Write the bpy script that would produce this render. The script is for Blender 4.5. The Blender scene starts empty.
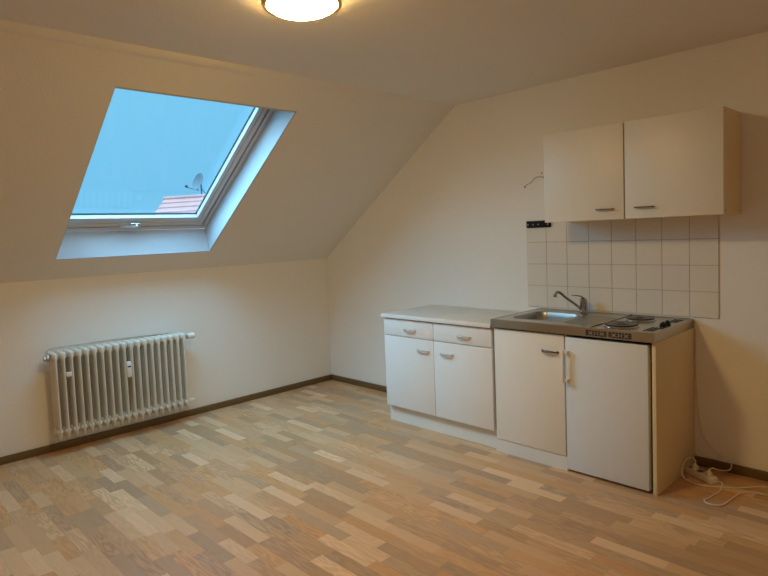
import bpy, bmesh, math, random
from mathutils import Vector, Matrix
random.seed(7)
COL = bpy.context.scene.collection
PI = math.pi

# ---------------------------------------------------------------- room numbers
K = 1.212            # knee wall height
S = 1.6482            # where the slope meets the flat ceiling
H = 2.3998             # ceiling height
A = math.atan2(H - K, S)
SL = math.hypot(S, H - K)
XR, YF = 5.9, -5.2    # right wall, rear wall
T = Vector((math.cos(A), 0, math.sin(A)))
N = Vector((-math.sin(A), 0, math.cos(A)))

def sl(s, y, n):      # slope coordinates -> world
    return Vector((0, y, K)) + T * s + N * n - Vector((0, 0, 0))

# ---------------------------------------------------------------- materials
def mat(name):
    m = bpy.data.materials.new(name); m.use_nodes = True
    nt = m.node_tree
    b = nt.nodes['Principled BSDF']
    return m, nt, b

def simple(name, col, rough=.5, metal=0, spec=.5, bump=0, bscale=300, var=0, vscale=6, coat=0):
    m, nt, b = mat(name)
    b.inputs['Base Color'].default_value = (*col, 1)
    b.inputs['Roughness'].default_value = rough
    b.inputs['Metallic'].default_value = metal
    b.inputs['Specular IOR Level'].default_value = spec
    b.inputs['Coat Weight'].default_value = coat
    tc = nt.nodes.new('ShaderNodeTexCoord')
    if var:
        n = nt.nodes.new('ShaderNodeTexNoise'); n.inputs['Scale'].default_value = vscale
        n.inputs['Detail'].default_value = 6
        nt.links.new(tc.outputs['Object'], n.inputs['Vector'])
        mx = nt.nodes.new('ShaderNodeMix'); mx.data_type = 'RGBA'
        mx.inputs['A'].default_value = (*[c * (1 - var) for c in col], 1)
        mx.inputs['B'].default_value = (*[min(1, c * (1 + var)) for c in col], 1)
        nt.links.new(n.outputs['Fac'], mx.inputs['Factor'])
        nt.links.new(mx.outputs['Result'], b.inputs['Base Color'])
    if bump:
        n = nt.nodes.new('ShaderNodeTexNoise'); n.inputs['Scale'].default_value = bscale
        n.inputs['Detail'].default_value = 3
        nt.links.new(tc.outputs['Object'], n.inputs['Vector'])
        bp = nt.nodes.new('ShaderNodeBump'); bp.inputs['Strength'].default_value = bump
        bp.inputs['Distance'].default_value = .002
        nt.links.new(n.outputs['Fac'], bp.inputs['Height'])
        nt.links.new(bp.outputs['Normal'], b.inputs['Normal'])
    return m

def plaster(name, col):
    m, nt, b = mat(name)
    tc = nt.nodes.new('ShaderNodeTexCoord')
    b.inputs['Roughness'].default_value = .85
    b.inputs['Specular IOR Level'].default_value = .25
    v = nt.nodes.new('ShaderNodeTexNoise'); v.inputs['Scale'].default_value = 85
    v.inputs['Detail'].default_value = 3; v.inputs['Roughness'].default_value = .55
    w = nt.nodes.new('ShaderNodeTexNoise'); w.inputs['Scale'].default_value = 1.3
    w.inputs['Detail'].default_value = 4
    nt.links.new(tc.outputs['Object'], v.inputs['Vector'])
    nt.links.new(tc.outputs['Object'], w.inputs['Vector'])
    mx = nt.nodes.new('ShaderNodeMix'); mx.data_type = 'RGBA'
    mx.inputs['A'].default_value = (*[c * .965 for c in col], 1)
    mx.inputs['B'].default_value = (*[c * 1.02 for c in col], 1)
    nt.links.new(w.outputs['Fac'], mx.inputs['Factor'])
    nt.links.new(mx.outputs['Result'], b.inputs['Base Color'])
    bp = nt.nodes.new('ShaderNodeBump'); bp.inputs['Strength'].default_value = .5
    bp.inputs['Distance'].default_value = .0035
    nt.links.new(v.outputs['Fac'], bp.inputs['Height'])
    nt.links.new(bp.outputs['Normal'], b.inputs['Normal'])
    return m

def floor_mat():
    m, nt, b = mat('three_strip_laminate')
    L = nt.links
    def math_(op, a, c=None, d=None):
        n = nt.nodes.new('ShaderNodeMath'); n.operation = op
        for i, x in enumerate((a, c, d)):
            if x is None: continue
            if isinstance(x, (int, float)): n.inputs[i].default_value = x
            else: L.new(x, n.inputs[i])
        return n.outputs[0]
    def white(a, c=None):
        w = nt.nodes.new('ShaderNodeTexWhiteNoise'); w.noise_dimensions = '2D'
        cb = nt.nodes.new('ShaderNodeCombineXYZ'); L.new(a, cb.inputs[0])
        if c is not None:
            if isinstance(c, (int, float)): cb.inputs[1].default_value = c
            else: L.new(c, cb.inputs[1])
        L.new(cb.outputs[0], w.inputs['Vector'])
        return w.outputs['Value']
    tc = nt.nodes.new('ShaderNodeTexCoord')
    sp = nt.nodes.new('ShaderNodeSeparateXYZ'); L.new(tc.outputs['Object'], sp.inputs[0])
    x, y = sp.outputs[0], sp.outputs[1]
    wy = math_('DIVIDE', y, .069)
    row = math_('FLOOR', wy); fy = math_('FRACT', wy)
    r1 = white(row, 3.3)
    xs = math_('DIVIDE', math_('ADD', x, math_('MULTIPLY', r1, 5.7)), .64)
    cell = math_('FLOOR', xs); fx = math_('FRACT', xs)
    split = math_('ADD', math_('MULTIPLY', white(cell, math_('ADD', row, 17.7)), .26), .37)
    side = math_('GREATER_THAN', fx, split)
    idx = math_('ADD', math_('MULTIPLY', cell, 2), side)
    val = white(idx, row)
    val2 = white(idx, math_('ADD', row, 91.3))
    # joints
    ds = math_('MULTIPLY', math_('ABSOLUTE', math_('SUBTRACT', fx, split)), .64)
    de = math_('MULTIPLY', math_('MINIMUM', fx, math_('SUBTRACT', 1, fx)), .64)
    dy = math_('MULTIPLY', math_('MINIMUM', fy, math_('SUBTRACT', 1, fy)), .069)
    dm = math_('MINIMUM', math_('MINIMUM', ds, de), dy)
    joint = math_('LESS_THAN', dm, .0007)
    rp = nt.nodes.new('ShaderNodeValToRGB'); rp.color_ramp.interpolation = 'CONSTANT'
    cols = [(.47, .30, .175), (.60, .385, .21), (.60, .335, .15), (.72, .49, .29), (.52, .325, .175), (.63, .375, .18),
            (.43, .29, .175), (.67, .445, .25), (.56, .35, .19), (.78, .545, .335), (.62, .36, .165), (.50, .345, .21), (.64, .415, .23), (.47, .29, .15)]
    mean = [sum(c[i] for c in cols) / len(cols) for i in range(3)]
    cols = [(c[0] * 1.0, c[1] * .955, c[2] * .95) for c in cols]
    mean = [sum(c[i] for c in cols) / len(cols) for i in range(3)]
    cols = [tuple(mean[i] + (c[i] - mean[i]) * .85 for i in range(3)) for c in cols]
    e = rp.color_ramp.elements
    while len(e) < len(cols): e.new(.5)
    for i, c in enumerate(cols):
        e[i].position = i / len(cols); e[i].color = (*c, 1)
    L.new(val, rp.inputs[0])
    # grain, stretched along the strips and offset for every strip
    cb = nt.nodes.new('ShaderNodeCombineXYZ')
    L.new(math_('ADD', math_('MULTIPLY', x, 3.2), math_('MULTIPLY', val2, 40)), cb.inputs[0])
    L.new(math_('ADD', math_('MULTIPLY', y, 22), math_('MULTIPLY', val, 30)), cb.inputs[1])
    n1 = nt.nodes.new('ShaderNodeTexNoise'); n1.inputs['Scale'].default_value = 1.1
    n1.inputs['Detail'].default_value = 1; n1.inputs['Distortion'].default_value = .2
    L.new(cb.outputs[0], n1.inputs['Vector'])
    rings = math_('SINE', math_('MULTIPLY', n1.outputs['Fac'], 38))
    cb2 = nt.nodes.new('ShaderNodeCombineXYZ')
    L.new(math_('MULTIPLY', x, 14), cb2.inputs[0]); L.new(math_('MULTIPLY', y, 420), cb2.inputs[1])
    n2 = nt.nodes.new('ShaderNodeTexNoise'); n2.inputs['Scale'].default_value = 1
    n2.inputs['Detail'].default_value = 3
    L.new(cb2.outputs[0], n2.inputs['Vector'])
    amp = math_('MULTIPLY', math_('ADD', math_('POWER', val2, 2), .15), .13)
    g = math_('ADD', math_('ADD', 1, math_('MULTIPLY', rings, amp)),
              math_('MULTIPLY', math_('SUBTRACT', n2.outputs['Fac'], .5), .22))
    g = math_('MULTIPLY', g, math_('SUBTRACT', 1, math_('MULTIPLY', joint, .16)))
    mx = nt.nodes.new('ShaderNodeVectorMath'); mx.operation = 'SCALE'
    L.new(rp.outputs[0], mx.inputs[0]); L.new(g, mx.inputs['Scale'])
    L.new(mx.outputs[0], b.inputs['Base Color'])
    b.inputs['Roughness'].default_value = .42
    b.inputs['Specular IOR Level'].default_value = .4
    bp = nt.nodes.new('ShaderNodeBump'); bp.inputs['Strength'].default_value = .15; bp.inputs['Distance'].default_value = .001
    L.new(n2.outputs['Fac'], bp.inputs['Height']); L.new(bp.outputs['Normal'], b.inputs['Normal'])
    return m

def wood_mat(name, c1, c2, rough=.5, axis=0):
    m, nt, b = mat(name)
    tc = nt.nodes.new('ShaderNodeTexCoord'); mp = nt.nodes.new('ShaderNodeMapping')
    sc = [60, 60, 60]; sc[axis] = 3
    mp.inputs['Scale'].default_value = sc
    n = nt.nodes.new('ShaderNodeTexNoise'); n.inputs['Scale'].default_value = 1; n.inputs['Detail'].default_value = 4
    mx = nt.nodes.new('ShaderNodeMix'); mx.data_type = 'RGBA'
    mx.inputs['A'].default_value = (*c1, 1); mx.inputs['B'].default_value = (*c2, 1)
    nt.links.new(tc.outputs['Object'], mp.inputs[0]); nt.links.new(mp.outputs[0], n.inputs['Vector'])
    nt.links.new(n.outputs['Fac'], mx.inputs['Factor']); nt.links.new(mx.outputs['Result'], b.inputs['Base Color'])
    b.inputs['Roughness'].default_value = rough
    return m

def steel_mat(name, col, rough, axis=0):
    m, nt, b = mat(name)
    tc = nt.nodes.new('ShaderNodeTexCoord'); mp = nt.nodes.new('ShaderNodeMapping')
    sc = [500, 500, 500]; sc[axis] = 6
    mp.inputs['Scale'].default_value = sc
    n = nt.nodes.new('ShaderNodeTexNoise'); n.inputs['Scale'].default_value = 1; n.inputs['Detail'].default_value = 3
    nt.links.new(tc.outputs['Object'], mp.inputs[0]); nt.links.new(mp.outputs[0], n.inputs['Vector'])
    r = nt.nodes.new('ShaderNodeMapRange')
    r.inputs['To Min'].default_value = rough * .7; r.inputs['To Max'].default_value = rough * 1.3
    nt.links.new(n.outputs['Fac'], r.inputs['Value']); nt.links.new(r.outputs[0], b.inputs['Roughness'])
    b.inputs['Base Color'].default_value = (*col, 1); b.inputs['Metallic'].default_value = 1
    return m

def emit_mat(name, col, strength):
    m, nt, b = mat(name)
    b.inputs['Base Color'].default_value = (.9, .85, .75, 1)
    b.inputs['Roughness'].default_value = .3
    b.inputs['Emission Color'].default_value = (*col, 1)
    b.inputs['Emission Strength'].default_value = strength
    return m

def pane_mat():
    m = bpy.data.materials.new('clear_window_glass'); m.use_nodes = True
    nt = m.node_tree; nt.nodes.clear()
    o = nt.nodes.new('ShaderNodeOutputMaterial'); mx = nt.nodes.new('ShaderNodeMixShader')
    t = nt.nodes.new('ShaderNodeBsdfTransparent'); t.inputs[0].default_value = (.96, .985, .985, 1)
    g = nt.nodes.new('ShaderNodeBsdfGlossy'); g.inputs['Roughness'].default_value = .01
    lw = nt.nodes.new('ShaderNodeLayerWeight'); lw.inputs['Blend'].default_value = .5
    p5 = nt.nodes.new('ShaderNodeMath'); p5.operation = 'POWER'; p5.inputs[1].default_value = 5
    f = nt.nodes.new('ShaderNodeMath'); f.operation = 'MULTIPLY_ADD'; f.inputs[1].default_value = .7; f.inputs[2].default_value = .035
    nt.links.new(lw.outputs['Facing'], p5.inputs[0]); nt.links.new(p5.outputs[0], f.inputs[0])
    nt.links.new(f.outputs[0], mx.inputs[0]); nt.links.new(t.outputs[0], mx.inputs[1])
    nt.links.new(g.outputs[0], mx.inputs[2]); nt.links.new(mx.outputs[0], o.inputs[0])
    return m

def roof_tile_mat():
    m, nt, b = mat('red_clay_roof_tiles')
    tc = nt.nodes.new('ShaderNodeTexCoord')
    n = nt.nodes.new('ShaderNodeTexNoise'); n.inputs['Scale'].default_value = 2.5
    mx = nt.nodes.new('ShaderNodeMix'); mx.data_type = 'RGBA'
    mx.inputs['A'].default_value = (.20, .065, .055, 1); mx.inputs['B'].default_value = (.31, .115, .095, 1)
    nt.links.new(tc.outputs['Object'], n.inputs['Vector']); nt.links.new(n.outputs['Fac'], mx.inputs['Factor'])
    nt.links.new(mx.outputs['Result'], b.inputs['Base Color']); b.inputs['Roughness'].default_value = .8
    return m

M = dict(
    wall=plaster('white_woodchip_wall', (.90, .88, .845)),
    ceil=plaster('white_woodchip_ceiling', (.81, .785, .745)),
    floor=floor_mat(),
    base=wood_mat('brown_skirting', (.135, .080, .026), (.20, .122, .042), .5, 1),
    basex=wood_mat('brown_skirting_x', (.135, .080, .026), (.20, .122, .042), .5, 0),
    white=simple('cool_white_melamine', (.88, .87, .86), .38, var=.015, vscale=4),
    cream=simple('cream_melamine', (.86, .82, .76), .4, var=.015, vscale=4),
    fridge=simple('fridge_enamel', (.76, .79, .83), .35, var=.01),
    side=simple('yellowed_side_board', (.80, .64, .38), .5, var=.02, vscale=5),
    upper=simple('upper_cabinet_front', (.80, .755, .68), .42, var=.015, vscale=3),
    plinth=simple('white_plinth', (.80, .79, .76), .5),
    dark=simple('dark_gap', (.03, .026, .022), .8),
    worktop=simple('marbled_pale_worktop', (.72, .68, .62), .32, var=.14, vscale=9),
    steel=steel_mat('brushed_steel', (.52, .50, .465), .24),
    basin=steel_mat('basin_steel', (.42, .41, .39), .36),
    chrome=simple('chrome', (.62, .62, .62), .1, 1),
    tapm=simple('worn_tap_chrome', (.42, .40, .38), .16, 1),
    satin=simple('satin_handle', (.72, .69, .66), .3, .8),
    bronze=simple('dark_bronze_handle', (.16, .13, .11), .35, .8),
    iron=simple('cast_iron_plate', (.045, .034, .027), .3, .4, bump=.2),
    black=simple('black_plastic', (.008, .010, .010), .6, spec=.2),
    tile=simple('glazed_beige_tile', (.80, .755, .69), .16, var=.02, vscale=5),
    grout=simple('tile_grout', (.42, .36, .28), .9),
    rad=simple('radiator_enamel', (.76, .72, .63), .38, var=.02),
    valve=simple('valve_white_plastic', (.85, .85, .83), .4),
    nickel=simple('nickel_fitting', (.55, .5, .46), .3, .9),
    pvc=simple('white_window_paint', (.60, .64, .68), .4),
    lining=simple('sky_tinted_reveal_board', (.50, .56, .62), .55),  # white boards, with the blue of the sky light put into the colour
    gasket=simple('grey_gasket', (.012, .012, .014), .6),
    alu=simple('grey_sash_face', (.62, .60, .57), .5),
    pane=pane_mat(),
    glow=emit_mat('lit_opal_glass', (1.0, .68, .25), 92),
    brass=simple('polished_brass', (.80, .56, .20), .2, 1),
    cord=simple('white_cable_sheath', (.78, .70, .60), .5),
    strip=simple('white_socket_plastic', (.80, .74, .62), .45),
    rooftile=roof_tile_mat(),
    render_=simple('pale_house_render', (.15, .14, .13), .9),
    dish=simple('grey_dish_metal', (.022, .032, .042), .6),
)

# ---------------------------------------------------------------- mesh helpers
def box(bm, x0, x1, y0, y1, z0, z1, bev=0, seg=2, fn=None, mi=0):
    b2 = bmesh.new()
    bmesh.ops.create_cube(b2, size=1)
    for v in b2.verts:
        v.co = Vector(((x0 + x1) / 2 + v.co.x * abs(x1 - x0), (y0 + y1) / 2 + v.co.y * abs(y1 - y0), (z0 + z1) / 2 + v.co.z * abs(z1 - z0)))
    if bev: bmesh.ops.bevel(b2, geom=b2.edges[:], offset=bev, segments=seg, affect='EDGES', profile=.5)
    if fn:
        for v in b2.verts: v.co = fn(v.co)
    for f in b2.faces: f.material_index = mi
    merge(bm, b2)

def merge(bm, b2):
    me = bpy.data.meshes.new('tmp'); b2.to_mesh(me); b2.free(); bm.from_mesh(me); bpy.data.meshes.remove(me)

def spline(pts, n=8):
    P = [Vector(p) for p in pts]; out = []
    for i in range(len(P) - 1):
        p0 = P[max(i - 1, 0)]; p1 = P[i]; p2 = P[i + 1]; p3 = P[min(i + 2, len(P) - 1)]
        for k in range(n):
            t = k / n
            out.append(.5 * ((2 * p1) + (p2 - p0) * t + (2 * p0 - 5 * p1 + 4 * p2 - p3) * t * t + (3 * p1 - p0 - 3 * p2 + p3) * t ** 3))
    out.append(P[-1]); return out

def tube(bm, pts, r, seg=10, cap=True, flat=1.0):
    pts = [Vector(p) for p in pts]
    rs = r if isinstance(r, (list, tuple)) else [r] * len(pts)
    rings = []; up = None
    for i, p in enumerate(pts):
        d = (pts[min(i + 1, len(pts) - 1)] - pts[max(i - 1, 0)]).normalized()
        if up is None: up = Vector((0, 0, 1)) if abs(d.z) < .9 else Vector((0, 1, 0))
        a = d.cross(up).normalized(); up = a.cross(d).normalized()
        rings.append([bm.verts.new(p + a * math.cos(2 * PI * k / seg) * rs[i] + up * math.sin(2 * PI * k / seg) * rs[i] * flat) for k in range(seg)])
    for a, b in zip(rings, rings[1:]):
        for k in range(seg):
            bm.faces.new((a[k], a[(k + 1) % seg], b[(k + 1) % seg], b[k]))
    if cap:
        bm.faces.new(rings[0][::-1]); bm.faces.new(rings[-1])

def lathe(bm, prof, mtx=Matrix(), seg=32, caps=(True, True)):
    rings = []
    for r, h in prof:
        rings.append([bm.verts.new(mtx @ Vector((r * math.cos(2 * PI * k / seg), r * math.sin(2 * PI * k / seg), h))) for k in range(seg)])
    for a, b in zip(rings, rings[1:]):
        for k in range(seg): bm.faces.new((a[k], a[(k + 1) % seg], b[(k + 1) % seg], b[k]))
    if caps[0]: bm.faces.new(rings[0][::-1])
    if caps[1]: bm.faces.new(rings[-1])

def prism(bm, poly, y0, y1):      # polygon in (x,z), extruded along y
    a = [bm.verts.new((x, y0, z)) for x, z in poly]; b = [bm.verts.new((x, y1, z)) for x, z in poly]
    n = len(poly)
    bm.faces.new(a); bm.faces.new(b[::-1])
    for i in range(n): bm.faces.new((a[i], b[i], b[(i + 1) % n], a[(i + 1) % n]))

def world_of(o):
    v = Vector((0, 0, 0))
    while o: v += o.location; o = o.parent
    return v

def obj(name, bm, m, parent=None, smooth=True, angle=35, **props):
    bmesh.ops.recalc_face_normals(bm, faces=bm.faces[:])
    me = bpy.data.meshes.new(name)
    o = bpy.data.objects.new(name, me); COL.objects.link(o)
    if parent is None and props.get('kind') != 'structure':
        xs = [v.co.x for v in bm.verts]; ys = [v.co.y for v in bm.verts]; zs = [v.co.z for v in bm.verts]
        c = Vector(((min(xs) + max(xs)) / 2, (min(ys) + max(ys)) / 2, min(zs)))
        o.location = c
        bmesh.ops.translate(bm, verts=bm.verts[:], vec=-c)
    elif parent is not None:
        bmesh.ops.translate(bm, verts=bm.verts[:], vec=-world_of(parent))
        o.parent = parent
    bm.to_mesh(me); bm.free()
    for mm in (m if isinstance(m, (list, tuple)) else [m]): me.materials.append(mm)
    if smooth:
        for p in me.polygons: p.use_smooth = True
        me.set_sharp_from_angle(angle=math.radians(angle))
    for k, v in props.items(): o[k] = v
    return o

def thing(name, loc, label, category, group=None, **kw):
    o = bpy.data.objects.new(name, None); COL.objects.link(o); o.location = loc
    o.empty_display_size = .05
    if label: o['label'] = label
    if category: o['category'] = category
    if group: o['group'] = group
    for k, v in kw.items(): o[k] = v
    return o

def B(*a, **k):
    bm = bmesh.new(); box(bm, *a, **k); return bm

# ================================================================ ROOM SHELL
st = dict(kind='structure')
obj('floor', B(-.25, XR + .2, YF - .2, .2, -.15, 0), M['floor'], smooth=False, **st)
obj('wall_left', B(-.25, 0, YF, 0, 0, K), M['wall'], smooth=False, **st)
obj('wall_right', B(XR, XR + .2, YF, 0, 0, H), M['wall'], smooth=False, **st)
obj('wall_front', B(-.25, XR + .2, YF - .2, YF, 0, H), M['wall'], smooth=False, **st)
bm = bmesh.new()
prism(bm, [(-.25, 0), (XR + .2, 0), (XR + .2, H + .2), (S - .12, H + .2), (-.25, K + .12)], 0, .2)
obj('wall_back', bm, M['wall'], smooth=False, **st)
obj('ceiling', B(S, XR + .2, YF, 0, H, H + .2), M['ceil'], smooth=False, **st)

# sloping roof wall with the opening of the skylight
HY0, HY1, HS0, HS1, HN = -2.5145, -1.3745, .243, 1.752, .177
IY0 = -2.565        # the left reveal flares out behind the plaster edge
bm = bmesh.new()
f = lambda v: sl(v.x, v.y, v.z)
TH = .235
e = .012
box(bm, -.02, HS0 - e, YF, 0, 0, TH, fn=f)
box(bm, HS1 + e, SL + .06, YF, 0, 0, TH, fn=f)
quad = [(YF, 0), (HY0 - .003, 0), (IY0 - e, TH), (YF, TH)]
a = [bm.verts.new(sl(HS0 - e, y, n_)) for y, n_ in quad]; c = [bm.verts.new(sl(HS1 + e, y, n_)) for y, n_ in quad]
bm.faces.new(a); bm.faces.new(c[::-1])
for i in range(4): bm.faces.new((a[i], c[i], c[(i + 1) % 4], a[(i + 1) % 4]))
box(bm, HS0 - e, HS1 + e, HY1 + e, 0, 0, TH, fn=f)
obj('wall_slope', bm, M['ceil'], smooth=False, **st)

# ridge added along the crease, shaped to give a lamplight streak with a gap
bm = bmesh.new()
rows_ = []
yy = -3.5
while yy < -.55:
    p = min(1, max(0, (yy + 3.45) / .5)) * min(1, max(.0, (-.6 - yy) / 1.0))
    if -1.80 < yy < -1.70: p *= min(1, abs(yy + 1.75) / .05) ** 2
    if yy >= -1.75: p *= .55
    d = .004 + .026 * p
    rows_.append([bm.verts.new(q) for q in ((S + .004, yy, H + .004), (S - .012 * p, yy, H - d), (S - .05, yy, H - .05 * math.tan(A) + .0003), (S - .05, yy, H + .02))])
    yy += .025
for a, b in zip(rows_, rows_[1:]):
    for k in range(4): bm.faces.new((a[k], a[(k + 1) % 4], b[(k + 1) % 4], b[k]))
bm.faces.new(rows_[0]); bm.faces.new(rows_[-1][::-1])
obj('trim_1', bm, M['ceil'], angle=60, **st)

# skirting boards
bm = B(0, .016, YF, -.016, 0, .052, bev=.003)
obj('baseboard_left', bm, M['base'], **st)
bm = B(0, 1.345, -.016, 0, 0, .052, bev=.003)
obj('baseboard_back', bm, M['basex'], **st)
bm = B(3.338, XR, -.016, 0, 0, .052, bev=.003)
obj('baseboard_right', bm, M['basex'], **st)

# ---------------------------------------------------------------- skylight
win = thing('window_1', sl(HS0, (HY0 + HY1) / 2, 0), None, None, kind='structure')
bm = bmesh.new()
IS0 = .311
def quadbox(bm, a, b, c, d, th):          # slab through four points with a thickness vector
    vs = [bm.verts.new(p) for p in (a, b, c, d)] + [bm.verts.new(p + th) for p in (a, b, c, d)]
    for q in ((0, 1, 2, 3), (7, 6, 5, 4), (0, 4, 5, 1), (1, 5, 6, 2), (2, 6, 7, 3), (3, 7, 4, 0)):
        bm.faces.new([vs[i] for i in q])
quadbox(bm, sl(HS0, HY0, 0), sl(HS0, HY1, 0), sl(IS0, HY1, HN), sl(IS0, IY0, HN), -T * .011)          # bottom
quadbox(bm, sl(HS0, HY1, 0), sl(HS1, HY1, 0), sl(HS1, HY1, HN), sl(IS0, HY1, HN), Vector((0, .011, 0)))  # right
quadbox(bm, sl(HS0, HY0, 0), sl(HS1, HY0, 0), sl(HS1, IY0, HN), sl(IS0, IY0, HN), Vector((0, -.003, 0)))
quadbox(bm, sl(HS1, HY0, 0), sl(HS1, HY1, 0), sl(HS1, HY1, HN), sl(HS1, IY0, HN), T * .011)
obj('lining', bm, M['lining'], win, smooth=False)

def ring(bm, s0, s1, y0, y1, w, n0, n1, bev=.003):
    """rectangular frame in slope coordinates; w = (bottom, top, left, right) widths"""
    b, t, l, r = w
    box(bm, s0, s0 + b, y0, y1, n0, n1, bev=bev, fn=f)
    box(bm, s1 - t, s1, y0, y1, n0, n1, bev=bev, fn=f)
    box(bm, s0 + b, s1 - t, y0, y0 + l, n0, n1, bev=bev, fn=f)
    box(bm, s0 + b, s1 - t, y1 - r, y1, n0, n1, bev=bev, fn=f)
bm = bmesh.new()
ring(bm, IS0, HS1 + .05, IY0 - .01, HY1 + .01, (.034, .09, .042, .042), HN, .262)
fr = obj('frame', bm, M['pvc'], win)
bm = bmesh.new()
ring(bm, IS0 + .034, HS1 - .03, IY0 + .03, HY1 - .03, (.012, .012, .012, .012), .192, .25, bev=0)
obj('gasket', bm, M['gasket'], fr, smooth=False)
# sash: grey lower face, light stepped face, dark glazing line
a0, a1, b0, b1 = IS0 + .046, HS1 - .04, IY0 + .045, HY1 - .045
bm = bmesh.new()
ring(bm, a0, a1, b0, b1, (.030, .05, .035, .035), .178, .262, bev=.004)
sash = obj('sash', bm, M['alu'], win)
bm = bmesh.new()
ring(bm, a0 + .030, a1 - .05, b0 + .035, b1 - .035, (.057, .06, .032, .032), .186, .231, bev=.005)
obj('sash_bead', bm, M['pvc'], sash)
bm = bmesh.new()
ring(bm, a0 + .086, a1 - .109, b0 + .066, b1 - .066, (.007, .007, .006, .006), .219, .230, bev=0)
obj('glazing_seal', bm, M['gasket'], sash, smooth=False)
bm = bmesh.new()
box(bm, a0 + .088, a1 - .111, b0 + .068, b1 - .068, .225, .229, fn=f)
obj('pane', bm, M['pane'], win, smooth=False)
# lever handle on the lower sash rail
bm = bmesh.new()
box(bm, .375, .407, -2.005, -1.935, .160, .180, bev=.006, fn=f)
hd = obj('handle', bm, M['chrome'], win)
bm = bmesh.new()
tube(bm, [sl(.397, -1.965, .165), sl(.397, -1.965, .142)], .009, 12)
tube(bm, spline([sl(.397, -1.958, .146), sl(.404, -2.00, .140), sl(.410, -2.095, .140)], 6), .0075, 10)
obj('lever', bm, M['chrome'], hd)

# ================================================================ TILES
TX, TZ, TS = 2.2514, .8735, .1518
bm = bmesh.new()
box(bm, TX + .0, TX + 8 * TS, -.0045, -.0003, TZ, TZ + 4 * TS, mi=1)
for i in range(8):
    for j in range(4):
        box(bm, TX + i * TS + .0012, TX + (i + 1) * TS - .0012, -.0065, -.001, TZ + j * TS + .0012, TZ + (j + 1) * TS - .0012, bev=.0012, seg=1)
obj('tile_backsplash', bm, [M['tile'], M['grout']], label='square pale beige wall tiles in four rows above the steel sink top', category='tiles')

# ================================================================ LEFT BASE CABINET
def bow_handle(xc, z, y, w=.107, m='satin', parent=None, name='handle'):
    bm = bmesh.new()
    n = 10; pts = []; rs = []
    for i in range(n + 1):
        t = i / n
        pts.append((xc - w / 2 + w * t, y - .006 - .020 * math.sin(PI * t) ** .6, z + .004 * math.sin(PI * t)))
        rs.append(.0045 + .0028 * math.sin(PI * t))
    tube(bm, pts, rs, 10)
    for sx in (-1, 1):
        lathe(bm, [(.0085, 0), (.0085, .004), (.006, .008)], Matrix.Translation((xc + sx * (w / 2 - .003), y, z)) @ Matrix.Rotation(PI / 2, 4, 'X'), 12)
    return obj(name, bm, M[m], parent)

cab = thing('base_cabinet', (1.84, -.29, 0), 'low white cabinet with two drawers above two doors, left of the sink', 'cabinet')
YD = -.580
bm = bmesh.new()
box(bm, 1.357, 1.373, YD + .020, -.008, .130, .804)
box(bm, 2.310, 2.326, YD + .020, -.008, .130, .804)
box(bm, 1.373, 2.310, YD + .020, -.008, .130, .148)
box(bm, 1.373, 2.310, -.020, -.008, .148, .804)
box(bm, 1.373, 2.310, YD + .022, YD + .040, .660, .677)
box(bm, 1.838, 1.852, YD + .022, -.02, .148, .804)
obj('body', bm, M['white'], cab, smooth=False)
obj('plinth', B(1.351, 2.336, -.538, -.522, 0, .129), M['plinth'], cab, smooth=False)
for x0, x1, hx in ((1.360, 1.841, 1.623), (1.846, 2.328, 2.108)):
    d = obj('drawer', B(x0, x1, YD, YD + .018, .674, .796, bev=.0012), M['white'], cab)
    bow_handle(hx, .724, YD, parent=d)
for x0, x1, hx in ((1.360, 1.841, 1.746), (1.846, 2.328, 1.959)):
    d = obj('door', B(x0, x1, YD, YD + .018, .131, .668, bev=.0012), M['white'], cab)
    bow_handle(hx, .587, YD, parent=d)

bm = bmesh.new()
box(bm, 1.349, 2.334, -.597, -.001, .805, .833, bev=.002)
wt = obj('worktop', bm, M['worktop'], label='pale marbled worktop lying on the low white drawer cabinet', category='worktop')

bm = B(1.347, 2.334, -.599, -.597, .805, .8332, bev=.0008); box(bm, 1.347, 1.349, -.597, -.001, .805, .8332)
obj('edge_band', bm, M['white'], wt, label='white edge band')

# ================================================================ SINK CABINET, FRIDGE, SIDE PANEL
HS = .8640
sc_ = thing('sink_cabinet', (2.81, -.29, 0), 'cream cabinet under the steel sink, one door and a side panel enclosing the fridge', 'cabinet')
bm = bmesh.new()
box(bm, 2.338, 2.354, -.560, -.008, .0, .813)
box(bm, 2.819, 2.835, -.560, -.008, .0, .813)
box(bm, 2.354, 2.819, -.560, -.008, .085, .101)
box(bm, 2.354, 2.819, -.020, -.008, .101, .813)
box(bm, 2.835, 3.316, -.030, -.008, .70, .812)
obj('body', bm, M['cream'], sc_, smooth=False)
obj('plinth', B(2.340, 2.833, -.575, -.561, 0, .084), M['plinth'], sc_, smooth=False)
d = obj('door', B(2.352, 2.827, YD, YD + .019, .088, .804, bev=.0012), M['cream'], sc_)
bow_handle(2.740, .699, YD, w=.103, m='bronze', parent=d)
obj('side_panel', B(3.317, 3.337, -.577, -.002, 0, .813, bev=.001), M['side'], sc_, label='yellowed side panel')

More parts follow.
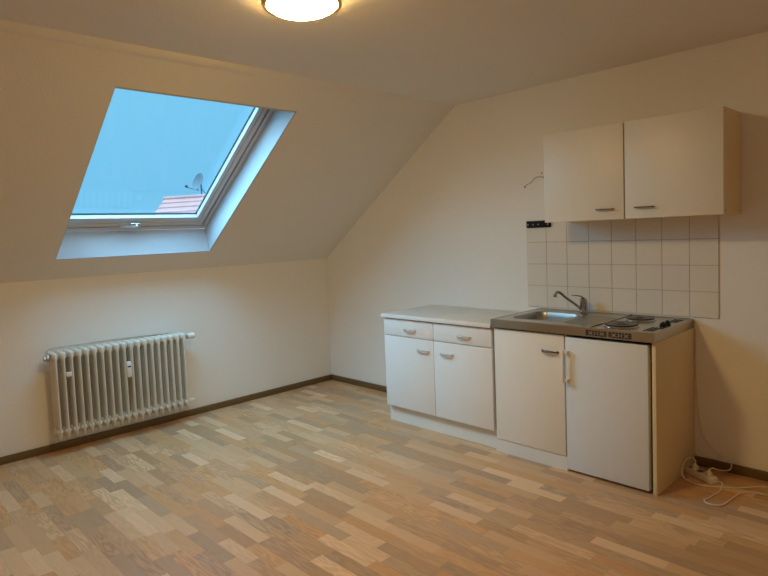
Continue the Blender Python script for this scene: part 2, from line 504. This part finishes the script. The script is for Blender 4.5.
fr = thing('fridge', (3.07, -.3, 0), 'small white under-counter fridge with vertical handle beneath the hotplates', 'fridge')
obj('body', B(2.843, 3.305, -.535, -.06, .02, .79, bev=.004), M['dark'], fr)
d = obj('door', B(2.836, 3.299, -.582, -.540, .014, .797, bev=.005), M['fridge'], fr)
bm = bmesh.new()
box(bm, 2.828, 2.842, -.620, -.604, .532, .724, bev=.004)
box(bm, 2.832, 2.862, -.610, -.580, .702, .720, bev=.003)
box(bm, 2.832, 2.862, -.610, -.580, .536, .554, bev=.003)
obj('handle', bm, M['cream'], d)
obj('handle_plate', B(2.838, 2.870, -.585, -.581, .550, .704, bev=.001), M['white'], d)
for x in (2.88, 3.26):
    for y in (-.50, -.1):
        bm = bmesh.new()
        lathe(bm, [(.018, 0), (.018, .008), (.01, .01), (.01, .022)], Matrix.Translation((x, y, 0)), 14)
        obj('foot', bm, M['black'], fr)

# ================================================================ STEEL TOP (sink, drainer, hotplates)
top = thing('kitchenette_sink', (2.836, -.3, .8148), 'stainless steel kitchenette top with sink basin, drainer and two hotplates', 'sink')
def rrect(cx, cy, hx, hy, r, n=8):
    out = []
    for q, (sx, sy) in enumerate(((1, 1), (-1, 1), (-1, -1), (1, -1))):
        for k in range(n + 1):
            a = q * PI / 2 + k / n * PI / 2
            out.append((cx + sx * (hx - r) + r * math.cos(a), cy + sy * (hy - r) + r * math.sin(a)))
    return out
X0, X1 = 2.336, 3.336
bm = bmesh.new()
outer = [bm.verts.new((x, y, HS)) for x, y in rrect((X0 + X1) / 2, -.3, (X1 - X0) / 2, .2995, .006, 3)]
bc, bh = (2.567, -.305), (.163, .180)
inner = [bm.verts.new((x, y, HS)) for x, y in rrect(*bc, *bh, .07)]
for L_ in (outer, inner):
    for i in range(len(L_)): bm.edges.new((L_[i], L_[(i + 1) % len(L_)]))
bmesh.ops.triangle_fill(bm, use_beauty=True, edges=bm.edges[:])
low = [bm.verts.new((v.co.x, v.co.y, .8148)) for v in outer]
n = len(outer)
for i in range(n): bm.faces.new((outer[i], outer[(i + 1) % n], low[(i + 1) % n], low[i]))
# inward lip below
lip = [bm.verts.new(((X0 + X1) / 2 + (v.co.x - (X0 + X1) / 2) * .975, -.3 + (v.co.y + .3) * .96, .8148)) for v in outer]
for i in range(n): bm.faces.new((low[i], low[(i + 1) % n], lip[(i + 1) % n], lip[i]))
# raised bead round the edge, ridge beside the hotplates
def bead(pts, r, z=HS, zf=.5):
    tube(bm, [(x, y, z) for x, y in pts], r, 8, flat=zf)
rr = rrect((X0 + X1) / 2, -.3, (X1 - X0) / 2 - .008, .2915, .012, 4)
bead(rr + [rr[0]], .006)
box(bm, 2.976, 2.990, -.580, -.015, HS - .001, HS + .0075, bev=.003)
rr = rrect(*bc, bh[0] + .006, bh[1] + .006, .075)
bead(rr + [rr[0]], .006, zf=.35)
plate = obj('top_plate', bm, M['steel'], top)

bm = bmesh.new()
levels = [(0, 0), (.004, -.006), (.010, -.035), (.016, -.095), (.030, -.120), (.055, -.130)]
rings = []
for d_, z in levels:
    rings.append([bm.verts.new((x, y, HS + z)) for x, y in rrect(*bc, bh[0] - d_, bh[1] - d_, max(.07 - d_ * .5, .03))])
for a, b in zip(rings, rings[1:]):
    n = len(a)
    for i in range(n): bm.faces.new((a[i], a[(i + 1) % n], b[(i + 1) % n], b[i]))
bm.faces.new(rings[-1])
bs = obj('basin', bm, M['basin'], top)
bm = bmesh.new()
lathe(bm, [(.036, 0), (.036, .003), (.028, .003), (.024, -.0005), (.006, .0005), (.0, .001)][:5], Matrix.Translation((bc[0], bc[1], HS - .130)), 24)
obj('drain', bm, M['chrome'], bs)
bm = bmesh.new()
for i in range(9):
    x = 2.778 + i * .0215
    tube(bm, [(x, -.49, HS), (x, -.47, HS + .001), (x, -.17, HS + .001), (x, -.15, HS)], .0045, 8, flat=.55)
obj('drainboard', bm, M['steel'], top)
# hotplates
for y, r in ((-.440, .090), (-.178, .078)):
    bm = bmesh.new()
    lathe(bm, [(r + .006, 0), (r + .006, .004), (r, .007), (r - .002, .004)], Matrix.Translation((3.101, y, HS)), 40)
    hp = obj('hotplate', bm, M['chrome'], top)
    bm = bmesh.new()
    lathe(bm, [(r - .001, 0), (r - .001, .011), (r - .004, .014), (r * .93, .0142), (r * .9, .0132), (r * .5, .0132), (r * .48, .0142), (.022, .0142), (.021, .011), (0.001, .0105)],
          Matrix.Translation((3.101, y, HS)), 40)
    obj('cooking_disc', bm, M['iron'], hp)
for y in (-.352, -.284):
    bm = bmesh.new()
    lathe(bm, [(.018, 0), (.018, .003), (.015, .005), (.0135, .016), (.011, .019), (.001, .0195)], Matrix.Translation((3.290, y, HS)), 24)
    box(bm, 3.287, 3.293, y - .013, y + .013, HS + .016, HS + .025, bev=.001)
    obj('knob', bm, M['black'], top)
# louvre slots on the control strip and in the front apron
for yc in (-.470, -.135):
    bm = bmesh.new()
    for i in range(3):
        for j in range(7):
            x = 3.262 + i * .019; y = yc - .060 + j * .020
            box(bm, x - .006, x + .006, y - .006, y + .006, HS - .001, HS + .0012)
    obj('vent', bm, M['dark'], top, smooth=False)
for xa, xb in ((2.974, 3.087), (3.103, 3.221)):
    bm = bmesh.new()
    nc = 7; w = (xb - xa) / nc
    for i in range(nc):
        for j, (za, zb) in enumerate(((.8225, .8300), (.8325, .8420), (.8445, .8530))):
            if i % 2 == 0 or j != 1: box(bm, xa + i * w + .0015, xa + (i + 1) * w - .0020, -.6008, -.598, za, zb)
    for xx in (xa, (xa + xb) / 2, xb):
        box(bm, xx - .002, xx + .002, -.6008, -.598, .8225, .8530)
    obj('vent', bm, M['dark'], top, smooth=False)
bm = bmesh.new()
lathe(bm, [(.012, 0), (.012, .0006)], Matrix.Translation((3.274, -.5992, .838)) @ Matrix.Rotation(PI / 2, 4, 'X') @ Matrix.Diagonal((1.6, .75, 1, 1)), 24)
obj('badge', bm, M['steel'], top)
for y in (-.405, -.385):
    bm = bmesh.new(); lathe(bm, [(.0045, 0), (.0045, .001)], Matrix.Translation((3.300, y, HS)), 10)
    obj('indicator_light', bm, M['bronze'], top)

# ---------------------------------------------------------------- faucet
fx, fy = 2.703, -.080
tap = thing('faucet', (fx, fy, HS), 'dark chrome single lever faucet standing behind the steel sink basin', 'faucet')
bm = bmesh.new()
lathe(bm, [(.029, 0), (.029, .006), (.025, .010), (.0235, .02), (.0235, .062), (.0245, .075), (.022, .090), (.012, .100), (.001, .102)], Matrix.Translation((fx, fy, HS)), 28)
body = obj('body', bm, M['tapm'], tap)
tipx, tipy = 2.600, -.250
bm = bmesh.new()
P = spline([(fx - .006, fy - .01, HS + .022), (fx - .03, fy - .045, HS + .058), (fx - .07, fy - .105, HS + .112), (tipx + .018, tipy + .028, HS + .143), (tipx + .002, tipy + .006, HS + .146), (tipx - .003, tipy, HS + .130)], 6)
tube(bm, P, .0085, 12)
lathe(bm, [(.0115, 0), (.0115, .018), (.009, .02)], Matrix.Translation((tipx - .003, tipy, HS + .118)), 16)
obj('spout', bm, M['tapm'], tap)
bm = bmesh.new()
P = spline([(fx + .004, fy + .004, HS + .092), (fx - .006, fy - .008, HS + .106), (fx - .03, fy - .03, HS + .117), (fx - .055, fy - .055, HS + .118)], 6)
tube(bm, P, [.014 - .008 * i / (len(P) - 1) for i in range(len(P))], 12, flat=.45)
obj('lever', bm, M['tapm'], tap)

# ================================================================ WALL CABINET
UX, UW, UB, UT, UD = 2.5765, 1.0000, 1.4607, 2.0033, .3209
up = thing('wall_cabinet', (UX + UW / 2, -.16, UB), 'cream two-door wall cabinet mounted above the tiles', 'cabinet')
bm = bmesh.new()
yd = -UD + .018
box(bm, UX, UX + .016, yd, -.001, UB, UT)
box(bm, UX + .016, UX + UW - .016, yd, -.001, UB + .0, UB + .016)
box(bm, UX + .016, UX + UW - .016, yd, -.001, UT - .016, UT)
box(bm, UX + .016, UX + UW - .016, -.010, -.001, UB + .016, UT - .016)
box(bm, UX + UW / 2 - .008, UX + UW / 2 + .008, yd + .003, -.01, UB + .016, UT - .016)
obj('body', bm, M['side'], up, smooth=False)
obj('side_panel', B(UX + UW - .016, UX + UW, yd, -.001, UB, UT), M['side'], up, smooth=False, label='yellowed side panel')
for x0, x1, hx in ((UX, UX + UW / 2 - .004, 2.969), (UX + UW / 2 + .004, UX + UW, 3.190)):
    d = obj('door', B(x0, x1, -UD, -UD + .017, UB, UT, bev=.0012), M['upper'], up)
    bm = bmesh.new()
    box(bm, hx - .051, hx + .051, -UD - .027, -UD - .018, 1.517, 1.526, bev=.0025)
    for sx in (-1, 1): box(bm, hx + sx * .044 - .004, hx + sx * .044 + .004, -UD - .020, -UD + .001, 1.518, 1.525, bev=.001)
    obj('handle', bm, M['bronze'], d)
bm = bmesh.new()
for y, z in ((-.285, UT - .02), (-.05, UT - .02), (-.285, UB + .02), (-.05, UB + .02)):
    bm = bmesh.new()
    lathe(bm, [(.0035, 0), (.0035, .0008)], Matrix.Translation((UX + UW, y, z)) @ Matrix.Rotation(PI / 2, 4, 'Y'), 10)
    obj('screw', bm, M['bronze'], up)

# black hook bar beside / behind the wall cabinet
bar = thing('hook_bar', (2.34, -.01, 1.431), 'short black bar screwed to the wall at the top left tile', 'rail')
bm = bmesh.new(); box(bm, 2.258, 2.446, -.022, -.0069, 1.431, 1.478, bev=.007, seg=3)
hb = obj('body', bm, M['black'], bar)
for x in (2.274, 2.314, 2.354, 2.426):
    bm = bmesh.new(); lathe(bm, [(.0045, 0), (.004, .0015)], Matrix.Translation((x, -.022, 1.453)) @ Matrix.Rotation(PI / 2, 4, 'X'), 12)
    obj('screw', bm, M['alu'], hb)

# loose wire and its two wall points
wr = thing('wall_wire', (2.31, -.01, 1.72), 'thin loose wire stub on the wall left of the upper cabinet', 'wire')
bm = bmesh.new()
tube(bm, spline([(2.244, -.004, 1.722), (2.263, -.012, 1.735), (2.283, -.006, 1.741), (2.300, -.010, 1.752), (2.313, -.012, 1.762), (2.330, -.008, 1.776), (2.352, -.007, 1.782), (2.386, -.004, 1.776)], 5), .0016, 6)
obj('strand', bm, M['bronze'], wr)
for x, z in ((2.244, 1.721), (2.386, 1.776), (2.378, 1.804)):
    bm = bmesh.new(); lathe(bm, [(.006, -.001), (.006, .003), (.003, .005)], Matrix.Translation((x, 0, z)) @ Matrix.Rotation(PI / 2, 4, 'X'), 12)
    obj('wall_plug', bm, M['bronze'] if x < 2.3 else M['nickel'], wr)

# ================================================================ RADIATOR
NS = 19; RY0, RY1 = -2.558, -1.618; RP = (RY1 - RY0) / (NS - 1)
RZB, RZT = .108, .716
rad = thing('radiator', (.115, (RY0 + RY1) / 2, RZB), 'cream ribbed column radiator hanging on the low wall below the skylight', 'radiator')
cols_x = (.052, .100, .148)
def section_bm(y):
    bm = bmesh.new()
    for i, cx in enumerate(cols_x):
        zt = RZT - (.0 if i == 1 else .012); zb = RZB + (.012 if i == 1 else .0)
        zs = [zb, zb + .008, zb + .03, zb + .07, zt - .06, zt - .025, zt - .006, zt]
        rx = [.008, .016, .0238, .0242, .0242, .0238, .018, .008]
        ry = [.004, .008, .012, .0105, .0105, .0135, .011, .005]
        rings = []
        for z, a, b in zip(zs, rx, ry):
            rings.append([bm.verts.new((cx + a * math.cos(2 * PI * k / 14), y + b * math.sin(2 * PI * k / 14), z)) for k in range(14)])
        for p, q in zip(rings, rings[1:]):
            for k in range(14): bm.faces.new((p[k], p[(k + 1) % 14], q[(k + 1) % 14], q[k]))
        bm.faces.new(rings[0][::-1]); bm.faces.new(rings[-1])
    # welded web between the columns and header bosses top and bottom
    box(bm, .060, .148, y - .007, y + .007, RZB + .03, RZT - .03)
    box(bm, .030, .166, y - .0205, y + .0205, RZT - .050, RZT - .001, bev=.015, seg=4)
    box(bm, .040, .150, y - .0105, y + .0105, RZB + .028, RZB + .078, bev=.008, seg=3)
    for z in (RZB + .056, RZT - .036):
        lathe(bm, [(.018, -.024), (.022, -.019), (.022, .019), (.018, .024)], Matrix.Translation((.100, y, z)) @ Matrix.Rotation(PI / 2, 4, 'X'), 18)
        if z < .4:
            lathe(bm, [(.006, -.021), (.016, -.015), (.021, -.006), (.021, .006), (.016, .015), (.006, .021)], Matrix.Translation((.148, y, z)) @ Matrix.Rotation(PI / 2, 4, 'X'), 14)
    return bm
sec0 = obj('section', section_bm(RY0), M['rad'], rad)
for i in range(1, NS):
    c = sec0.copy(); COL.objects.link(c); c.parent = rad; c.location.y += i * RP
# end plug, top left
RX = Matrix.Rotation(PI / 2, 4, 'X')
bm = bmesh.new()
lathe(bm, [(.024, 0), (.026, .006), (.026, .016), (.018, .022), (.018, .034), (.010, .038)], Matrix.Translation((.112, RY0 - .024, RZT - .036)) @ RX, 6)
obj('end_plug', bm, M['nickel'], rad)
# thermostatic valve, top right
bm = bmesh.new()
Rm = Matrix.Translation((.112, RY1 + .022, RZT - .036)) @ Matrix.Rotation(-PI / 2, 4, 'X')
lathe(bm, [(.014, 0), (.014, .012), (.017, .014), (.017, .026), (.012, .028)], Rm, 16)
tube(bm, [(.112, RY1 + .04, RZT - .036), (.0005, RY1 + .04, RZT - .036)], .009, 12)
vb = obj('valve', bm, M['nickel'], rad)
bm = bmesh.new()
lathe(bm, [(.016, .028), (.022, .032), (.0245, .045), (.025, .07), (.021, .085), (.010, .092)], Rm, 20)
obj('thermostat_head', bm, M['valve'], vb, label='white thermostat head')
bm = bmesh.new()
Rb = Matrix.Translation((.112, RY1 + .022, RZB + .052)) @ Matrix.Rotation(-PI / 2, 4, 'X')
lathe(bm, [(.013, 0), (.013, .014), (.016, .016), (.016, .034), (.012, .038), (.012, .052), (.008, .054)], Rb, 8)
tube(bm, [(.112, RY1 + .046, RZB + .052), (.0005, RY1 + .046, RZB + .052)], .008, 12)
obj('return_valve', bm, M['valve'], rad)
# heat meter and small tag between the columns
bm = bmesh.new(); box(bm, .150, .184, -2.086, -2.052, .458, .572, bev=.004)
hm = obj('heat_meter', bm, M['valve'], rad, label='white heat meter')
obj('display', B(.1835, .1848, -2.080, -2.058, .533, .543), M['black'], hm, smooth=False)
yt = RY0 + 1.5 * RP
obj('tag', B(.150, .176, yt - .018, yt + .018, .542, .572, bev=.002), M['valve'], rad, label='white tag')
# hanging rail on the wall behind
for y in (RY0 + .12, RY1 - .12):
    for z in (RZB + .05, RZT - .04):
        obj('bracket', B(.0005, .055, y - .008, y + .008, z - .012, z + .006), M['rad'], rad, smooth=False)

# thin cable stapled on the wall just above the radiator
bm = bmesh.new()
tube(bm, spline([(.003, -2.58, .700), (.003, -2.55, .722), (.003, -2.498, .730), (.003, -2.26, .728), (.003, -2.012, .723), (.003, -1.768, .714), (.003, -1.60, .706)], 8), .0016, 6)
obj('wall_cable', bm, M['nickel'], label='thin grey cable running along the wall above the radiator', category='cable')

# ================================================================ CEILING LAMP
LX, LY = 2.612, -2.212
lamp = thing('ceiling_lamp', (LX, LY, H), 'round lit opal glass ceiling lamp with a brass ring', 'lamp')
Lm = Matrix.Translation((LX, LY, H)) @ Matrix.Rotation(PI, 4, 'X')
bm = bmesh.new()
lathe(bm, [(.150, 0), (.154, .004), (.154, .022), (.146, .026)], Lm, 64, caps=(True, True))
obj('base', bm, M['brass'], lamp)
bm = bmesh.new()
prof = [(.138, .026), (.142, .036)] + [(.142 * math.cos(a), .036 + .044 * math.sin(a)) for a in [PI / 2 * k / 10 for k in range(1, 10)]] + [(.002, .080)]
lathe(bm, prof, Lm, 64, caps=(False, True))
obj('glass_shade', bm, M['glow'], lamp)
bm = bmesh.new()
rp = []
for k in range(13):
    a = 2 * PI * k / 12; rp.append((.150 + .009 * math.cos(a), .040 + .009 * math.sin(a)))
lathe(bm, rp, Lm, 64, caps=(False, False))
obj('ring', bm, M['brass'], lamp)
for a in (.1, .1 + 2 * PI / 3, .1 + 4 * PI / 3):
    bm = bmesh.new()
    R = Matrix.Translation((LX, LY, 0)) @ Matrix.Rotation(a, 4, 'Z')
    box(bm, .148, .164, -.010, .010, H - .050, H - .004, bev=.003, fn=lambda v: R @ v)
    obj('clip', bm, M['brass'], lamp)

# ================================================================ POWER STRIP AND CABLES
def cable(name, pts, r, label, plug=None):
    t = thing(name, pts[0], label, 'cable')
    bm = bmesh.new(); tube(bm, spline(pts, 7), r, 8); obj('cord', bm, M['cord'], t)
    return t
a_, b_ = Vector((3.349, -.155, 0)), Vector((3.509, -.240, 0))
ps = thing('power_strip', (a_ + b_) / 2, 'white power strip lying on the floor by the right end of the kitchenette', 'power strip')
u = (b_ - a_).normalized(); w = Vector((-u.y, u.x, 0)); Ln = (b_ - a_).length
def loc(v): return a_ + u * v.x + w * v.y + Vector((0, 0, v.z))
bm = bmesh.new(); box(bm, 0, Ln, -.024, .024, .001, .040, bev=.006, seg=3, fn=loc)
pb = obj('body', bm, M['strip'], ps)
for k in range(3):
    bm = bmesh.new()
    lathe(bm, [(.0215, 0), (.0215, .0015), (.019, .0015), (.018, -.0005)], Matrix.Translation(loc(Vector((.03 + k * .0575, 0, .040)))), 20)
    obj('socket', bm, M['cord'], pb)
def plug_bm(k, tilt=0):
    bm = bmesh.new(); c = loc(Vector((.03 + k * .0575, 0, .0405)))
    lathe(bm, [(.017, 0), (.0175, .008), (.014, .018), (.008, .026), (.0045, .030)], Matrix.Translation(c), 18)
    return bm, c
# the strip's own lead, looping and running off to the right
bm = bmesh.new()
e0 = loc(Vector((Ln, 0, .018)))
tube(bm, spline([e0, (3.538, -.217, .012), (3.555, -.304, .005), (3.541, -.425, .005), (3.531, -.481, .005), (3.566, -.509, .005), (3.612, -.482, .005), (3.625, -.381, .005), (3.640, -.277, .005), (3.685, -.222, .005), (3.77, -.215, .005), (4.1, -.20, .005), (4.9, -.12, .005), (5.6, -.10, .005)], 7), .0038, 8)
obj('cord', bm, M['cord'], ps)
# plug one: loops round the strip then off right along the wall
bm, c = plug_bm(.35)
t = thing('plug_cable', c, 'white plug cable looping round the left end of the power strip', 'cable')
obj('plug', bm, M['cord'], t)
bm = bmesh.new()
tube(bm, spline([c + Vector((0, 0, .028)), c + Vector((.0, .004, .046)), (3.366, -.160, .092), (3.352, -.213, .085), (3.349, -.255, .050), (3.368, -.280, .016), (3.400, -.290, .005), (3.440, -.305, .005), (3.505, -.288, .006), (3.602, -.227, .005), (3.721, -.110, .005), (3.9, -.08, .005), (4.6, -.07, .005), (5.6, -.06, .005)], 7), .0036, 8)
obj('cord', bm, M['cord'], t)
# plug two: runs along the floor and up the wall behind the kitchenette
bm, c = plug_bm(2)
t = thing('plug_cable', c, 'white plug cable rising from the power strip up the wall behind the kitchenette', 'cable')
obj('plug', bm, M['cord'], t)
bm = bmesh.new()
tube(bm, spline([c + Vector((0, 0, .028)), c + Vector((.012, .02, .036)), (3.500, -.10, .035), (3.528, -.040, .028), (3.526, -.024, .066), (3.445, -.008, .105), (3.385, -.007, .182), (3.356, -.007, .330), (3.346, -.007, .505), (3.344, -.007, .70), (3.345, -.007, .80)], 7), .0034, 8)
obj('cord', bm, M['cord'], t)

# ================================================================ OUTSIDE
HX = -18.0
RP0 = Vector((HX, 6.70, 3.18))      # left end of the ridge
hs = thing('neighbour_house', (HX + 4.5, 9.3, -6), 'red tiled roof of the house outside the skylight', 'house')
HM = Matrix.Translation(RP0) @ Matrix.Rotation(math.radians(-60), 4, 'Z')
pitch = math.radians(40)
bm = bmesh.new()
rows = 18; dep = 5.4; RLn = 10.0
for k in range(rows):      # overlapping tile courses
    d0, d1 = dep * k / rows, dep * (k + 1) / rows + .05
    for sx in (1, -1):
        p = []
        for d_, o_ in ((d0, .0), (d1, .05)):
            for y in (0, RLn): p.append(Vector((sx * d_ * math.cos(pitch), y, -d_ * math.sin(pitch) + o_)))
        th = Vector((0, 0, -.07))
        vs = [bm.verts.new(HM @ q) for q in (p[0], p[1], p[3], p[2])] + [bm.verts.new(HM @ (q + th)) for q in (p[0], p[1], p[3], p[2])]
        for q in ((0, 1, 2, 3), (7, 6, 5, 4), (0, 4, 5, 1), (1, 5, 6, 2), (2, 6, 7, 3), (3, 7, 4, 0)): bm.faces.new([vs[i] for i in q])
tube(bm, [HM @ Vector((0, -.03, .0)), HM @ Vector((0, RLn, .0))], .08, 10)
obj('roof', bm, M['rooftile'], hs, smooth=False)
bm = bmesh.new()
dx = dep * math.cos(pitch) - .3; ez = -dep * math.sin(pitch)
prism(bm, [(-dx, -9), (dx, -9), (dx, ez + .1), (0, -.2), (-dx, ez + .1)], .2, RLn - .2)
bmesh.ops.transform(bm, matrix=HM, verts=bm.verts[:])
obj('house_wall', bm, M['render_'], hs, smooth=False)

dc = Vector((HX + .0, 8.163, 3.898)); dc = Vector((4.519, -3.7185, 1.4347)) + (dc - Vector((4.519, -3.7185, 1.4347))) * .955
foot = HM @ Vector((0, 1.12, 0))
sd = thing('satellite_dish', (dc.x, dc.y, foot.z + .09), 'grey satellite dish standing on the red roof outside', 'satellite dish')
face = Vector((.14, -.85, .34)).normalized()
q = face.to_track_quat('Z', 'Y').to_matrix().to_4x4()
bm = bmesh.new()
lathe(bm, [(.001, -.10), (.12, -.093), (.24, -.06), (.36, 0), (.37, .005), (.36, .012), (.24, -.045), (.12, -.078), (.001, -.085)], Matrix.Translation(dc) @ q @ Matrix.Diagonal((.85, 1.0, 1, 1)), 36)
obj('reflector', bm, M['dish'], sd)
lnb = dc + Vector((-.33, -.34, -.16))
bm = bmesh.new()
tube(bm, [dc - Vector((0, 0, .33)) - face * .02, lnb + Vector((.04, .04, -.05))], .020, 8)
lathe(bm, [(.03, -.08), (.055, -.02), (.055, .06)], Matrix.Translation(lnb) @ q, 12)
obj('arm', bm, M['dish'], sd)
bm = bmesh.new()
mp_ = dc - face * .16
tube(bm, [(mp_.x, mp_.y, foot.z + .09), (mp_.x, mp_.y, dc.z)], .028, 8)
tube(bm, [(mp_.x, mp_.y, dc.z - .02), dc - face * .09], .03, 8)
tube(bm, [(mp_.x + .12, mp_.y + .14, foot.z + .09), (mp_.x, mp_.y, dc.z - .25)], .014, 8)
obj('mast', bm, M['dish'], sd)

# ================================================================ LIGHT
wld = bpy.data.worlds.new('dusk_sky'); bpy.context.scene.world = wld; wld.use_nodes = True
nt = wld.node_tree; bg = nt.nodes['Background']
tc = nt.nodes.new('ShaderNodeTexCoord'); sp = nt.nodes.new('ShaderNodeSeparateXYZ')
nt.links.new(tc.outputs['Generated'], sp.inputs[0])
def mr(src, a, b, c, d):
    n = nt.nodes.new('ShaderNodeMapRange'); n.interpolation_type = 'SMOOTHSTEP'
    for k, v in zip(('From Min', 'From Max', 'To Min', 'To Max'), (a, b, c, d)): n.inputs[k].default_value = v
    nt.links.new(src, n.inputs['Value']); return n.outputs[0]
def mth(op, a, b):
    n = nt.nodes.new('ShaderNodeMath'); n.operation = op
    for i, x in enumerate((a, b)):
        if isinstance(x, (int, float)): n.inputs[i].default_value = x
        else: nt.links.new(x, n.inputs[i])
    return n.outputs[0]
ZEN, GLOW = 9.0, 9.5
elev = mr(sp.outputs[2], .35, .85, 0, ZEN)            # overcast sky: brighter overhead
added_glow = mr(sp.outputs[1], .10, -.55, 0, GLOW)         # glow added on the unseen side for cool light on the kitchen
gz = mr(sp.outputs[2], -.05, .15, 0, 1)
extra = mth('ADD', elev, mth('MULTIPLY', added_glow, gz))
mx = nt.nodes.new('ShaderNodeMix'); mx.data_type = 'RGBA'
mx.inputs['A'].default_value = (.20, .61, .95, 1); mx.inputs['B'].default_value = (.215, .66, 1.0, 1)
nt.links.new(mr(sp.outputs[2], .02, .40, 0, 1), mx.inputs['Factor'])
sc2 = nt.nodes.new('ShaderNodeVectorMath'); sc2.operation = 'SCALE'; sc2.inputs[0].default_value = (.29, .62, .89)
nt.links.new(extra, sc2.inputs['Scale'])
ad = nt.nodes.new('ShaderNodeVectorMath'); ad.operation = 'ADD'
nt.links.new(mx.outputs['Result'], ad.inputs[0]); nt.links.new(sc2.outputs[0], ad.inputs[1])
nt.links.new(ad.outputs[0], bg.inputs['Color']); bg.inputs['Strength'].default_value = 1

pl = bpy.data.lights.new('skylight_portal', 'AREA'); pl.shape = 'RECTANGLE'; pl.size = 1.15; pl.size_y = 1.6
pl.cycles.is_portal = True
po = bpy.data.objects.new('skylight_portal', pl); COL.objects.link(po)
po.matrix_world = Matrix.Translation(sl(1.02, -1.95, .30)) @ (N).to_track_quat('Z', 'X').to_matrix().to_4x4()
pl.size, pl.size_y = 1.6, 1.15

# ================================================================ CAMERA
cam = bpy.data.cameras.new('camera'); co = bpy.data.objects.new('camera', cam); COL.objects.link(co)
yaw, pit, rol, F = .8199, -.0663, -.0422, 589.91
fw = Vector((-math.sin(yaw) * math.cos(pit), math.cos(yaw) * math.cos(pit), math.sin(pit)))
rt = Vector((math.cos(yaw), math.sin(yaw), 0)); upv = rt.cross(fw)
r2 = rt * math.cos(rol) + upv * math.sin(rol); u2 = upv * math.cos(rol) - rt * math.sin(rol)
mt = Matrix((r2, u2, -fw)).transposed().to_4x4(); mt.translation = Vector((4.5190, -3.7185, 1.4347))
co.matrix_world = mt
cam.sensor_width = 36; cam.lens = F / 768 * 36; cam.clip_start = .02
cam.shift_x = (384 - 363.588) / 768; cam.shift_y = (273.663 - 288) / 768
sc = bpy.context.scene; sc.camera = co
sc.view_settings.view_transform = 'Standard'; sc.view_settings.look = 'None'
sc.view_settings.exposure = 0; sc.view_settings.gamma = 1; sc.view_settings.use_curve_mapping = False
sc.cycles.max_bounces = 16; sc.cycles.diffuse_bounces = 10; sc.cycles.use_denoising = True
sc.cycles.sample_clamp_indirect = 0
